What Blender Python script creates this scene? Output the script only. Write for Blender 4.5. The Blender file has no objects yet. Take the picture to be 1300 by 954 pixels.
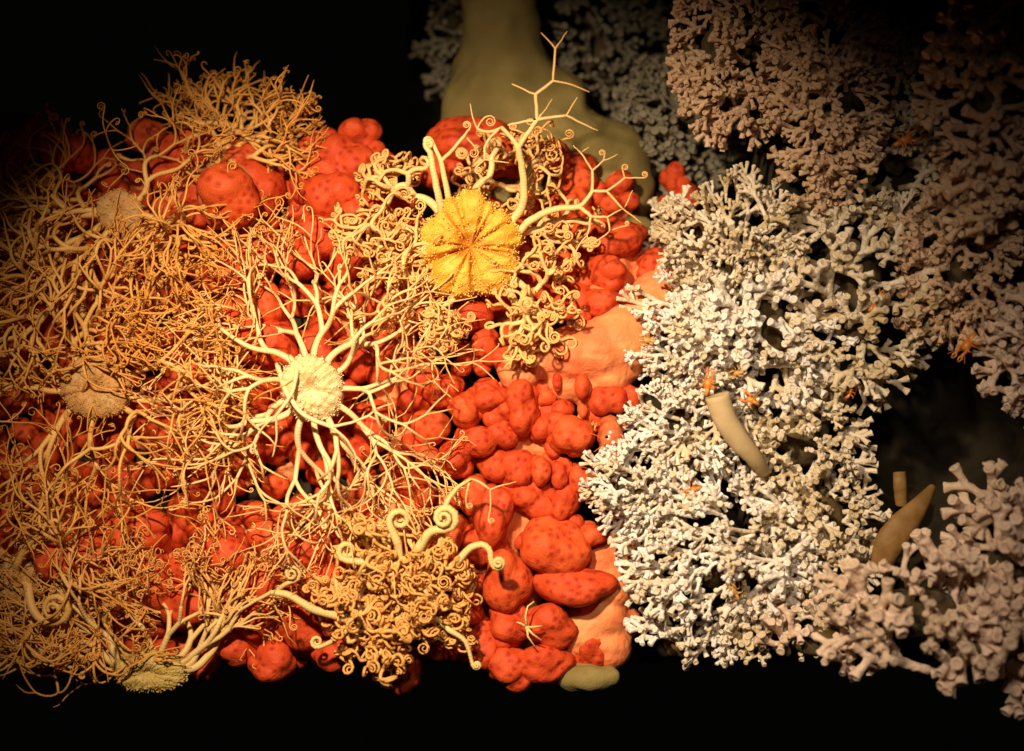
import bpy, bmesh, math
import numpy as np
from mathutils import Vector, Matrix, Quaternion

# ------------------------------------------------------------------ units
# Everything is laid out in units of half a millimetre ("u"): X right, Y away, Z up.
U = 0.0005
DIST = 1786.0                 # camera to the plane Y = 0, in u  (0.893 m)
Z0 = 0.6                      # height of the picture's centre above the origin, metres
sc = bpy.context.scene
col = sc.collection
R_ = math.radians

# ------------------------------------------------------------------ camera
cd = bpy.data.cameras.new('camera'); cam = bpy.data.objects.new('camera', cd); col.objects.link(cam)
cam.location = (0, -DIST * U, Z0); cam.rotation_euler = (R_(90), 0, 0)
cd.sensor_width = 36; cd.angle = 2 * math.atan(650 / DIST)
cd.clip_start = 0.02; cd.clip_end = 50
cd.dof.use_dof = True; cd.dof.focus_distance = (DIST - 15) * U; cd.dof.aperture_fstop = 2.4
sc.camera = cam

# ------------------------------------------------------------------ deep dark water: almost no ambient light
w = bpy.data.worlds.new('World'); sc.world = w; w.use_nodes = True
bg = w.node_tree.nodes['Background']; bg.inputs[0].default_value = (0.004, 0.0035, 0.003, 1); bg.inputs[1].default_value = 0.25

# ------------------------------------------------------------------ the dive lamp whose pool of light the photograph shows
def lamp(name, pos, target, watts, size_deg, blend, colour, radius):
    l = bpy.data.lights.new(name, 'SPOT'); o = bpy.data.objects.new(name, l); col.objects.link(o)
    l.energy = watts; l.spot_size = R_(size_deg); l.spot_blend = blend; l.color = colour; l.shadow_soft_size = radius
    p = Vector(pos) * U + Vector((0, 0, Z0)); t = Vector(target) * U + Vector((0, 0, Z0))
    o.location = p; o.rotation_euler = (t - p).to_track_quat('-Z', 'Y').to_euler()
    return o
lamp('dive_lamp', (-340, -1220, 520), (-65, 0, -75), 42, 57, 1.0, (1.0, 0.80, 0.56), 0.02)
lamp('dive_lamp', (60, -1350, 420), (330, 0, -270), 7, 54, 1.0, (1.0, 0.84, 0.66), 0.03)

sc.view_settings.view_transform = 'Standard'; sc.view_settings.look = 'None'
sc.view_settings.exposure = 0; sc.view_settings.gamma = 1
sc.render.engine = 'CYCLES'
sc.cycles.use_denoising = True
sc.cycles.max_bounces = 5; sc.cycles.diffuse_bounces = 3; sc.cycles.glossy_bounces = 2

# ------------------------------------------------------------------ helpers
rng = np.random.default_rng(11)
def W(px, py, dep=0.0):
    """photo pixel + depth (u) -> point in u-space"""
    k = 1 + dep / DIST
    return np.array([(px - 650) * k, dep, (477 - py) * k])
def metres(v):
    return (float(v[0]) * U, float(v[1]) * U, float(v[2]) * U + Z0)
def nrm(v):
    return v / (math.sqrt(v[0] * v[0] + v[1] * v[1] + v[2] * v[2]) + 1e-12)
def cross(a, b):
    return np.array([a[1]*b[2]-a[2]*b[1], a[2]*b[0]-a[0]*b[2], a[0]*b[1]-a[1]*b[0]])

# depth of the front of the growth at a photo position
HP = np.array([(0,180,120),(0,400,40),(0,650,25),(0,860,0),(150,180,100),(300,110,120),(300,200,75),(450,170,95),(450,300,40),
 (600,190,80),(600,312,25),(400,490,-5),(200,490,15),(400,700,5),(530,740,-10),(650,450,12),(720,450,0),(650,650,28),(700,750,20),
 (800,800,40),(820,340,50),(760,250,75),(800,500,0),(950,300,-5),(950,500,-35),(900,700,-45),(1050,400,-25),(1160,500,80),(1210,560,150),
 (1110,650,30),(1200,780,-120),(1290,700,-120),(1000,820,-40),(1060,120,-5),(920,60,25),(1150,150,60),(1250,150,-120),(1270,440,-60),
 (200,300,30),(100,750,10),(250,820,5),(1150,600,90)], float)
def H(px, py):
    d2 = (HP[:,0]-px)**2 + (HP[:,1]-py)**2 + 400
    wt = d2 ** -1.6
    return float((wt * HP[:,2]).sum() / wt.sum())
def Hxyz(p):
    k = 1 + p[1] / DIST
    return H(p[0] / k + 650, 477 - p[2] / k)

def mesh_from(name, V, loops, totals, smooth=True, attrs=None):
    m = bpy.data.meshes.new(name)
    V = np.asarray(V, np.float32); loops = np.asarray(loops, np.int32); totals = np.asarray(totals, np.int32)
    m.vertices.add(len(V)); m.vertices.foreach_set('co', V.ravel())
    m.loops.add(len(loops)); m.loops.foreach_set('vertex_index', loops)
    m.polygons.add(len(totals))
    st = np.zeros(len(totals), np.int32); st[1:] = np.cumsum(totals)[:-1]
    m.polygons.foreach_set('loop_start', st)
    if smooth: m.polygons.foreach_set('use_smooth', np.ones(len(totals), bool))
    if attrs:
        for k, a in attrs.items():
            at = m.attributes.new(k, 'FLOAT', 'POINT'); at.data.foreach_set('value', np.asarray(a, np.float32))
    m.update(calc_edges=True); m.validate()
    return m
def read_mesh(m):
    V = np.empty(len(m.vertices) * 3, np.float32); m.vertices.foreach_get('co', V)
    L = np.empty(len(m.loops), np.int32); m.loops.foreach_get('vertex_index', L)
    T = np.empty(len(m.polygons), np.int32); m.polygons.foreach_get('loop_total', T)
    return V.reshape(-1, 3), L, T

def put(name, V, L, T, mat, parent=None, smooth=True, attrs=None, kind=None):
    """u-space geometry -> one mesh object whose origin is the middle of the shape"""
    V = np.asarray(V, float)
    c = (V.min(0) + V.max(0)) / 2
    m = mesh_from(name, (V - c) * U, L, T, smooth, attrs); m.materials.append(mat)
    o = bpy.data.objects.new(name, m); col.objects.link(o)
    loc = Vector(metres(c))
    if parent is not None:
        o.parent = parent; loc = loc - parent.location
        if parent.parent is not None: loc = loc - parent.parent.location
    o.location = loc
    if kind: o['kind'] = kind
    return o
def tag(o, label, cat, group=None):
    o['label'] = label; o['category'] = cat
    if group: o['group'] = group
    return o
def thing(name, p, label, cat, group=None):
    o = bpy.data.objects.new(name, None); col.objects.link(o); o.location = metres(p); o.empty_display_size = 0.01
    return tag(o, label, cat, group)

_ico = {}
def ico(n):
    if n not in _ico:
        bm = bmesh.new(); bmesh.ops.create_icosphere(bm, subdivisions=n, radius=1)
        m = bpy.data.meshes.new('tmp'); bm.to_mesh(m); bm.free(); _ico[n] = read_mesh(m); bpy.data.meshes.remove(m)
    V, L, T = _ico[n]
    return V.astype(float), L, T

def lumpy(g, r, sub, lobes=6, reach=.42, rho=.66, sharp=16):
    """a knob: smooth union of several balls, seen from its centre (u)"""
    D, L, T = ico(sub); D = D / np.linalg.norm(D, axis=1)[:, None]
    acc = np.exp(sharp * .62) * np.ones(len(D))
    for i in range(lobes):
        c = nrm(g.normal(size=3)) * reach * g.uniform(.7, 1.15); q = rho * g.uniform(.8, 1.08)
        b = D @ c; disc = b*b - c @ c + q*q
        t = np.where(disc > 0, b + np.sqrt(np.maximum(disc, 0)), 0)
        acc += np.exp(sharp * t)
    rad = np.log(acc) / sharp
    rad /= rad.mean()
    return D * rad[:, None] * r, L, T

def remeshed(parts, voxel, smooth=3, factor=.5):
    """voxel union of closed shapes [(V,L,T)], in u"""
    Vs, Ls, Ts, n = [], [], [], 0
    for V, L, T in parts:
        Vs.append(V); Ls.append(np.asarray(L) + n); Ts.append(T); n += len(V)
    m = mesh_from('tmp', np.concatenate(Vs), np.concatenate(Ls), np.concatenate(Ts))
    o = bpy.data.objects.new('tmp', m); col.objects.link(o)
    md = o.modifiers.new('r', 'REMESH'); md.mode = 'VOXEL'; md.voxel_size = voxel
    if smooth:
        s = o.modifiers.new('s', 'SMOOTH'); s.iterations = smooth; s.factor = factor
    dg = bpy.context.evaluated_depsgraph_get(); dg.update()
    e = o.evaluated_get(dg); me = e.to_mesh(); out = read_mesh(me)
    out = (out[0].astype(float), out[1].copy(), out[2].copy()); e.to_mesh_clear()
    bpy.data.objects.remove(o); bpy.data.meshes.remove(m)
    return out
def ball(x, y, z, r, sx=1, sy=1, sz=1, sub=3):
    V, L, T = ico(sub)
    return V * np.array([r*sx, r*sy, r*sz]) + np.array([x, y, z]), L, T
def wobble(V, amp, wl, seed=0):
    """cheap smooth noise: sum of sines along random directions"""
    g = np.random.default_rng(seed); s = np.zeros(len(V))
    for i in range(10):
        k = nrm(g.normal(size=3)) * 2*math.pi / (wl * g.uniform(.6, 1.6)); s += np.sin(V @ k + g.uniform(0, 6.3))
    return s * amp / 3

# branching tubes: each segment carries on from the last ring of its parent, so a tree is one connected skin
def tree_mesh(segs, ns=5, base=None, hub=None):
    ang = np.arange(ns) * 2 * math.pi / ns; ca, sa = np.cos(ang), np.sin(ang)
    Vs, Ls, Ts, As, Fs = [], [], [], [], []; nv = 0
    if base is not None:
        Vs.append(base[0]); Ls.append(np.asarray(base[1])); Ts.append(np.asarray(base[2])); As.append(np.zeros(len(base[0]))); Fs.append(np.zeros(len(base[0]))); nv = len(base[0])
    ends = []
    i0 = np.arange(ns); i1 = (i0 + 1) % ns
    for sg_ in segs:
        P, R, par, has_kids = sg_[:4]; fv = sg_[4] if len(sg_) > 4 else 0.
        n = len(P)
        Tn = np.empty_like(P); Tn[1:-1] = P[2:] - P[:-2]; Tn[0] = P[1] - P[0]; Tn[-1] = P[-1] - P[-2]
        Tn /= np.linalg.norm(Tn, axis=1)[:, None] + 1e-12
        if par >= 0: ring0, N0, a0 = ends[par]
        else:
            ring0 = None; a0 = 0.
            N0 = nrm(cross(Tn[0], np.array([.31, .9, .21])))
        Ns = np.empty_like(P); x = N0
        for j in range(n):
            t = Tn[j]; x = x - t * (x[0]*t[0]+x[1]*t[1]+x[2]*t[2]); x = nrm(x); Ns[j] = x
        B = np.cross(Tn, Ns)
        rings = P[:, None, :] + R[:, None, None] * (ca[None, :, None] * Ns[:, None, :] + sa[None, :, None] * B[:, None, :])
        al = np.concatenate([[0], np.cumsum(np.linalg.norm(P[1:] - P[:-1], axis=1))]) + a0
        if ring0 is not None:
            rings = rings[1:]; al_r = al[1:]; idx = np.vstack([ring0[None, :], nv + np.arange((n-1) * ns).reshape(n-1, ns)])
        else:
            al_r = al; idx = nv + np.arange(n * ns).reshape(n, ns)
        Vs.append(rings.reshape(-1, 3)); As.append(np.repeat(al_r, ns)); Fs.append(np.full(len(al_r) * ns, fv)); nv += len(al_r) * ns
        q = np.stack([idx[:-1][:, i0], idx[:-1][:, i1], idx[1:][:, i1], idx[1:][:, i0]], -1).reshape(-1)
        Ls.append(q); Ts.append(np.full(len(q) // 4, 4))
        if ring0 is None and hub is not None:
            f = np.stack([np.full(ns, hub), idx[0][i1], idx[0][i0]], -1).reshape(-1); Ls.append(f); Ts.append(np.full(ns, 3))
        if not has_kids:
            Vs.append((P[-1] + Tn[-1] * R[-1] * .7)[None, :]); As.append(al[-1:]); Fs.append(np.full(1, fv))
            f = np.stack([idx[-1][i0], idx[-1][i1], np.full(ns, nv)], -1).reshape(-1); Ls.append(f); Ts.append(np.full(ns, 3)); nv += 1
        ends.append((idx[-1], Ns[-1], al[-1]))
    return np.concatenate(Vs), np.concatenate(Ls), np.concatenate(Ts), np.stack([np.concatenate(As), np.concatenate(Fs)])

# ------------------------------------------------------------------ materials
def mat(name, c1, c2=None, nscale=150, rough=.55, bump=0., bscale=400, spec=.3, dots=None, band=None, sss=0, c3=None, n3=40, fine=None):
    m = bpy.data.materials.new(name); m.use_nodes = True; nt = m.node_tree; N = nt.nodes; K = nt.links
    b = N['Principled BSDF']; b.inputs['Roughness'].default_value = rough; b.inputs['Specular IOR Level'].default_value = spec
    tc = N.new('ShaderNodeTexCoord'); oi = N.new('ShaderNodeObjectInfo')
    off = N.new('ShaderNodeVectorMath'); off.operation = 'ADD'
    rv = N.new('ShaderNodeVectorMath'); rv.operation = 'SCALE'; rv.inputs[0].default_value = (3.1, 1.7, 2.3); K.new(oi.outputs['Random'], rv.inputs['Scale'])
    K.new(tc.outputs['Object'], off.inputs[0]); K.new(rv.outputs[0], off.inputs[1]); vec = off.outputs[0]
    def noise(s, det=3):
        n = N.new('ShaderNodeTexNoise'); n.inputs['Scale'].default_value = s; n.inputs['Detail'].default_value = det; K.new(vec, n.inputs['Vector']); return n.outputs['Fac']
    def ramp(f, a, bb, lo=.35, hi=.65):
        r = N.new('ShaderNodeValToRGB'); r.color_ramp.elements[0].position = lo; r.color_ramp.elements[1].position = hi
        r.color_ramp.elements[0].color = (*a, 1); r.color_ramp.elements[1].color = (*bb, 1); K.new(f, r.inputs[0]); return r.outputs[0]
    def mix(f, a, bb):
        x = N.new('ShaderNodeMix'); x.data_type = 'RGBA'
        K.new(f, x.inputs[0]) if not isinstance(f, float) else setattr(x.inputs[0], 'default_value', f)
        for s, v in ((6, a), (7, bb)):
            if isinstance(v, tuple): x.inputs[s].default_value = (*v, 1)
            else: K.new(v, x.inputs[s])
        return x.outputs[2]
    c = ramp(noise(nscale), c1, c2 or c1)
    if c3: c = mix(ramp(noise(n3, 2), (0,0,0), (1,1,1), .42, .66), c, c3)
    height = None
    if dots:
        v = N.new('ShaderNodeAttribute'); v.attribute_name = dots[0]
        dm = ramp(v.outputs['Fac'], (0,0,0), (1,1,1), dots[2], dots[3])
        f = N.new('ShaderNodeMath'); f.operation = 'MULTIPLY'; f.inputs[1].default_value = dots[4]; K.new(dm, f.inputs[0])
        c = mix(f.outputs[0], c, dots[1]); height = dm
    if band:
        at = N.new('ShaderNodeAttribute'); at.attribute_name = 'along'
        q = N.new('ShaderNodeMath'); q.operation = 'MULTIPLY'; q.inputs[1].default_value = 2*math.pi/band[0]; K.new(at.outputs['Fac'], q.inputs[0])
        s = N.new('ShaderNodeMath'); s.operation = 'SINE'; K.new(q.outputs[0], s.inputs[0])
        s2 = N.new('ShaderNodeMath'); s2.operation = 'MULTIPLY_ADD'; s2.inputs[1].default_value = .5; s2.inputs[2].default_value = .5; K.new(s.outputs[0], s2.inputs[0])
        f = N.new('ShaderNodeMath'); f.operation = 'MULTIPLY'; f.inputs[1].default_value = band[2]; K.new(s2.outputs[0], f.inputs[0])
        c = mix(f.outputs[0], c, band[1]); height = s2.outputs[0]
        if len(band) > 3:     # the fine ends are more deeply pigmented
            af = N.new('ShaderNodeAttribute'); af.attribute_name = 'fine'
            f = N.new('ShaderNodeMath'); f.operation = 'MULTIPLY'; f.inputs[1].default_value = .8; K.new(af.outputs['Fac'], f.inputs[0]); c = mix(f.outputs[0], c, band[3])
    K.new(c, b.inputs['Base Color'])
    if bump:
        hn = noise(bscale, 4)
        bp = N.new('ShaderNodeBump'); bp.inputs['Strength'].default_value = bump; bp.inputs['Distance'].default_value = .0012; K.new(hn, bp.inputs['Height'])
        nout = bp.outputs[0]
        if height is not None:
            b2 = N.new('ShaderNodeBump'); b2.inputs['Strength'].default_value = .35 if dots else .12; b2.inputs['Distance'].default_value = .0009; K.new(height, b2.inputs['Height']); K.new(nout, b2.inputs['Normal']); nout = b2.outputs[0]
        K.new(nout, b.inputs['Normal'])
    if sss:
        b.inputs['Subsurface Weight'].default_value = sss; b.inputs['Subsurface Radius'].default_value = (1, .6, .4); b.inputs['Subsurface Scale'].default_value = .0022
    return m

M_rock = mat('dark_rock', (.010,.008,.005), (.034,.026,.016), 60, .85, .8, 120, .1, c3=(.03,.022,.012), n3=18)
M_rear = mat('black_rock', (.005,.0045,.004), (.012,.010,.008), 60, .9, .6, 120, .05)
M_dead = mat('dead_coral', (.03,.022,.012), (.11,.085,.05), 140, .85, .8, 300, .1, c3=(.10,.06,.02), n3=60)
M_knob = mat('red_knob', (.50,.048,.010), (.60,.074,.016), 130, .6, .55, 550, .2, dots=('polyp', (.30,.012,.004), .12, .9, .85), sss=.1)
M_knob2 = mat('orange_knob', (.56,.066,.013), (.64,.095,.020), 130, .6, .55, 550, .2, dots=('polyp', (.36,.018,.005), .12, .9, .8), sss=.1)
M_stem = mat('orange_stem', (.72,.21,.070), (.80,.29,.105), 70, .6, .9, 260, .2, c3=(.70,.15,.05), n3=25)
M_sponge = mat('khaki_sponge', (.20,.15,.046), (.27,.20,.07), 50, .8, .4, 700, .1, c3=(.13,.095,.03), n3=14)
def arm_mat(n, a, b, bd, tip): return mat(n, a, b, 60, .5, .12, 900, .3, band=(4.2, bd, .22, tip))
M_gold = arm_mat('gold_arm', (.76,.48,.18), (.84,.58,.26), (.62,.34,.10), (.76,.36,.10))
M_cream = arm_mat('cream_arm', (.80,.55,.25), (.86,.64,.33), (.68,.40,.13), (.82,.44,.13))
M_orange = arm_mat('orange_arm', (.74,.40,.10), (.80,.48,.15), (.56,.25,.05), (.70,.28,.045))
M_olive = arm_mat('olive_arm', (.68,.45,.16), (.76,.53,.22), (.55,.30,.08), (.70,.30,.065))
M_discA = mat('gold_disc', (.74,.36,.035), (.82,.47,.075), 170, .6, .7, 700, .25, c3=(.70,.30,.022), n3=60, dots=('groove', (.52,.15,.008), .1, 1., .8))
M_discB = mat('cream_disc', (.76,.55,.26), (.82,.63,.34), 170, .6, .7, 700, .25, c3=(.74,.50,.22), n3=60)
M_discC = mat('tan_disc', (.50,.27,.08), (.60,.36,.14), 170, .6, .7, 700, .25, c3=(.60,.28,.08), n3=60)
M_discF = mat('olive_disc', (.50,.34,.09), (.60,.44,.15), 170, .6, .7, 700, .25, c3=(.55,.33,.06), n3=60)
M_granA = mat('gold_granule', (.80,.46,.07), (.88,.60,.16), 300, .5)
M_granB = mat('cream_granule', (.80,.62,.34), (.86,.70,.42), 300, .5)
M_white = mat('white_coral', (.72,.63,.53), (.84,.77,.69), 90, .55, .6, 700, .3, c3=(.62,.48,.30), n3=35, dots=('cup', (.56,.42,.27), .1, .8, .45), sss=.3)
M_cream_c = mat('cream_coral', (.66,.53,.37), (.78,.66,.50), 90, .55, .6, 700, .3, c3=(.50,.37,.18), n3=35, dots=('cup', (.50,.36,.20), .1, .8, .45), sss=.3)
M_tan = mat('tan_coral', (.60,.38,.22), (.72,.48,.30), 90, .6, .6, 700, .25, c3=(.58,.38,.22), n3=35, dots=('cup', (.42,.26,.15), .1, .8, .45))
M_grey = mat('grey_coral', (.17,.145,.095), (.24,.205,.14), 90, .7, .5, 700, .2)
M_pink = mat('pinkish_coral', (.70,.49,.36), (.80,.60,.46), 90, .6, .6, 700, .25, c3=(.62,.45,.30), n3=35, dots=('cup', (.50,.34,.22), .1, .8, .45), sss=.3)
M_crab = mat('orange_shell', (.56,.15,.015), (.66,.24,.035), 300, .35, .2, 900, .5)
M_crabgold = mat('amber_shell', (.48,.22,.04), (.60,.32,.08), 300, .35, .2, 900, .5)
M_tube = mat('tan_tube', (.44,.30,.14), (.52,.37,.19), 80, .6, .2, 800, .3)
M_blade = mat('brown_blade', (.20,.10,.025), (.28,.15,.045), 120, .6, .3, 500, .3)
M_shrimp = mat('red_shrimp', (.45,.09,.03), (.58,.15,.05), 200, .3, .1, 900, .5)
M_eye = mat('dark_eye', (.012,.012,.012), None, 100, .15)

# ------------------------------------------------------------------ the setting: reef rock ledge, and the rock farther back
def skyline(px):
    return float(np.interp(px, [-200, 520, 560, 850, 935, 1010, 1600], [265, 265, 320, 345, 330, -120, -120]))
def reef_rock():
    xs = np.arange(-160, 1480, 14.0); rows = 70; V = []
    for i in range(rows + 12):
        for x in xs:
            top = skyline(x); bot = 842
            if i < 6:      # the top of the ledge runs back
                t = (6 - i) / 6; p = W(x, top + 12 + 25 * t, H(x, top) + 70 + 520 * t)
            elif i < rows + 6:
                t = (i - 6) / (rows - 1); py = top + (bot - top) * t
                p = W(x, py, H(x, py) + 70)
            else:          # the underside runs back as well
                t = (i - rows - 5) / 6; p = W(x, bot, H(x, bot) + 70); p[1] += 420 * t; p[2] += 6 - 20 * t
            V.append(p)
    V = np.array(V); nx = len(xs); n = rows + 12
    V[:, 1] += wobble(V, 12, 60, 3) + wobble(V, 6, 26, 4)
    idx = np.arange(n * nx).reshape(n, nx)
    L = np.stack([idx[:-1, :-1], idx[1:, :-1], idx[1:, 1:], idx[:-1, 1:]], -1).reshape(-1)
    o = put('reef_rock', V, L, np.full(len(L) // 4, 4), M_rock); o['kind'] = 'structure'
reef_rock()
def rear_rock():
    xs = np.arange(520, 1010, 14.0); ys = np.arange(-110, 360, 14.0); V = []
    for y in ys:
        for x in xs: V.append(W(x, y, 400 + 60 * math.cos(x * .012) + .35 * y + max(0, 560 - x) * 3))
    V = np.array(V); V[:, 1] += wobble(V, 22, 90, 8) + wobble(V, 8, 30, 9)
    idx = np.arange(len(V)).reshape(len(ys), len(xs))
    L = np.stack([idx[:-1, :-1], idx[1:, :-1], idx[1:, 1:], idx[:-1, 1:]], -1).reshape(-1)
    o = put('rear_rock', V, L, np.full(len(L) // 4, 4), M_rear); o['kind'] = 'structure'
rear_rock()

# ------------------------------------------------------------------ sponges
def sponge(label, balls, voxel, seed, origin):
    parts = []
    for px, py, dep, r, sx, sz in balls:
        p = W(px, py, dep); k = 1 + dep / DIST; parts.append(ball(p[0], p[1], p[2], r * k, sx, .8, sz))
    V, L, T = remeshed(parts, voxel, 14, .6)
    V[:, 1] += wobble(V, 3, 60, seed); V[:, 0] += wobble(V, 3, 70, seed + 1); V[:, 2] += wobble(V, 1.2, 22, seed + 2)
    o = put('sponge', V, L, T, M_sponge)
    return tag(o, label, 'sponge')
sponge('tall smooth khaki sponge narrowing upwards behind the red coral',
       [(630,-40,185,48,1,1),(632,0,185,50,1,1),(638,45,185,55,1,1),(640,90,185,64,1,1),(632,140,180,74,1,.9),(640,190,180,88,1,.9),
        (695,140,185,56,1,1),(700,210,180,85,1,1),(745,205,175,62,1,1),(778,205,170,48,1,1.1),(788,250,165,46,1,1),(740,270,170,70,1,1),(660,280,175,90,1,1)], 6, 1, None)
sponge('short rounded khaki sponge below the tall one beside white coral', [(806,300,110,26,1,1.1),(800,330,110,30,1,1.2)], 4, 5, None)
sponge('low rounded khaki sponge at the foot of the white coral', [(742,862,22,30,1.3,.6),(768,860,24,18,1,.7),(745,850,50,34,1.2,.6)], 3, 7, None)

# ------------------------------------------------------------------ red coral colonies: a stem with knobs
EXP = [  # px, py, rx, rz, depth offset
 (663,515,22,28,-6),(688,547,15,17,0),(706,543,18,18,-4),(727,553,24,25,-6),(701,571,9,10,-2),(654,596,23,23,-4),(687,596,15,22,-6),(713,602,14,20,0),(735,612,20,22,10),
 (678,634,30,22,0),(716,640,17,22,2),(704,690,38,36,-8),(725,748,46,23,-14),(645,735,26,38,-8),(650,790,26,22,0),(697,795,32,26,-4),(748,677,18,16,4),
 (783,772,12,16,4),(752,790,13,16,2),(752,828,20,26,0),(692,845,34,22,-6),(648,850,30,24,-4),(612,825,28,24,8),(640,815,18,18,6),
 (563,497,24,20,0),(590,522,22,20,-4),(618,502,24,18,0),(545,540,22,22,2),(604,562,24,20,-2),(626,590,22,20,2),(578,585,26,22,2),(640,548,20,18,2),(632,520,18,18,-2),
 (628,655,26,38,2),(603,690,22,22,8),(600,630,24,24,8),(590,770,22,22,8),
 (784,308,27,24,-2),(776,345,24,20,-6),(803,297,16,14,4),(760,386,26,18,-4),(796,380,14,14,-4),(745,310,22,24,6),(832,335,22,18,10),(722,262,26,26,6),(735,232,22,22,20),
 (708,485,6,11,-10),(738,495,9,15,-10),(739,522,6,8,-8),(742,400,8,6,-6),(820,350,14,12,2),
 (600,178,50,28,30),(560,178,16,14,36),(688,198,36,24,30),(640,205,30,22,25),(725,215,24,20,30),(560,215,22,22,20),
 (405,185,21,23,0),(457,170,22,20,-2),(436,208,38,34,0),(482,212,20,24,4),(425,255,34,32,4),(470,270,30,28,10),(395,235,22,26,8),(405,300,34,26,8),(380,330,28,26,10),(450,330,26,26,10),
 (290,246,39,34,-58),(332,238,26,30,0),(307,347,21,22,-14),(268,350,16,22,-6),(325,315,26,32,4),(335,385,22,24,-4),(298,415,32,32,0),(350,440,26,28,10),(265,470,28,22,10),(300,200,30,20,10),
 (22,176,36,26,-6),(62,182,28,22,-6),(-10,196,30,30,-6),(95,196,22,22,-6),(185,172,20,18,10),(222,196,22,20,0),(250,180,20,22,10),(205,225,20,18,10),
 (92,704,38,34,0),(155,680,20,20,10),(187,668,25,24,5),(198,742,26,28,-4),(235,762,34,30,0),(175,712,22,20,12),(322,782,25,24,-4),(376,796,28,26,-6),(346,842,28,24,-8),
 (282,702,36,34,5),(330,735,26,26,8),(350,690,30,28,8),(415,742,26,24,0),(440,780,24,24,2),(300,820,24,22,4),(290,765,24,22,6),(425,830,26,24,6),(240,720,24,24,10),(395,700,28,26,8),
 (855,228,15,17,95),(868,248,16,20,95),(858,268,18,15,95),(845,258,10,9,95)]
COLONY = [  # label, centre, id
 ('knobbly red coral with a smooth orange stem beside the white coral', (700,560)),
 ('red coral branch with three rounded tips rising against the black water', (440,240)),
 ('dark red lumpy coral in front of the tall khaki sponge', (640,195)),
 ('large round red coral knobs beside the tangle of orange arms', (300,320)),
 ('dim red coral lumps on the ledge edge behind the orange tangle', (60,195)),
 ('red coral cluster in the shade between the lower basket stars', (270,740)),
 ('red coral partly hidden under the spread arms of the cream basket star', (430,530)),
 ('small kidney shaped red coral behind the crown of white coral', (858,250)),
 ('red coral knobs between the gold disc basket star and the khaki sponge', (770,330)),
]
pts = [[] for _ in COLONY]
def which(px, py):
    if px > 838 and py < 290: return 7
    if py < 230 and px > 540 and px < 730: return 2
    if py < 350 and 365 <= px < 500: return 1
    if px > 700 and py < 420: return 8
    if px < 120 and py < 260: return 4
    if px < 360 and py < 480: return 3
    if px > 540 and py > 400: return 0
    if py > 630: return 5
    return 6
for e in EXP:
    j = which(e[0], e[1]); dep = H(e[0], e[1]) + e[4] + 4
    pts[j].append((e[0], e[1], dep, e[2], e[3]))
taken = [(e[0], e[1], max(e[2], e[3])) for e in EXP]
kn_exp = {(e[0], e[1]): 1 for e in EXP}
def in_red(px, py):
    if py < 215 or py > 850 or px < -20: return False
    if px > 845 - max(0, (py - 340)) * .10: return False
    if py < 330 and px > 500 and px < 720 and py < 260: return False
    if 690 < px and 405 < py < 480: return False          # bare stem
    if 725 < px and py > 690: return False
    if 730 < px and 560 < py < 700: return False
    if 490 < px < 540 and py < 260: return False
    return True
tries = 0
while tries < 9000 and sum(map(len, pts)) < 420:
    tries += 1
    px, py = rng.uniform(-15, 800), rng.uniform(210, 855)
    if not in_red(px, py): continue
    r = rng.uniform(11, 28)
    if any((px-a)**2 + (py-b)**2 < (.72 * (r + q))**2 for a, b, q in taken): continue
    taken.append((px, py, r)); pts[which(px, py)].append((px, py, H(px, py) + rng.uniform(8, 34) + (24 if px < 520 else 0), r * rng.uniform(.85, 1.15), r * rng.uniform(.85, 1.15)))
STEM0 = [(845,345,55,26),(830,375,45,32),(812,405,35,38),(785,430,22,44),(755,445,14,42),(725,450,10,38),(690,452,10,30),(660,470,16,30),(770,470,24,36),(745,490,26,28),
         (790,455,30,34),(720,480,22,32),(690,500,26,30),(665,540,34,34),(640,570,38,38),(690,560,38,36),(700,610,42,34),(650,620,44,36),(690,660,46,34),(640,680,50,36),(700,720,46,34),
         (760,715,44,30),(775,745,40,34),(765,780,40,34),(785,700,46,26),(740,800,40,34),(720,825,40,34),(770,820,44,34),(690,830,42,34),(640,840,46,34),(600,800,50,36),(600,740,50,36),(655,760,52,34),(795,790,48,22)]
kn = 0
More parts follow.
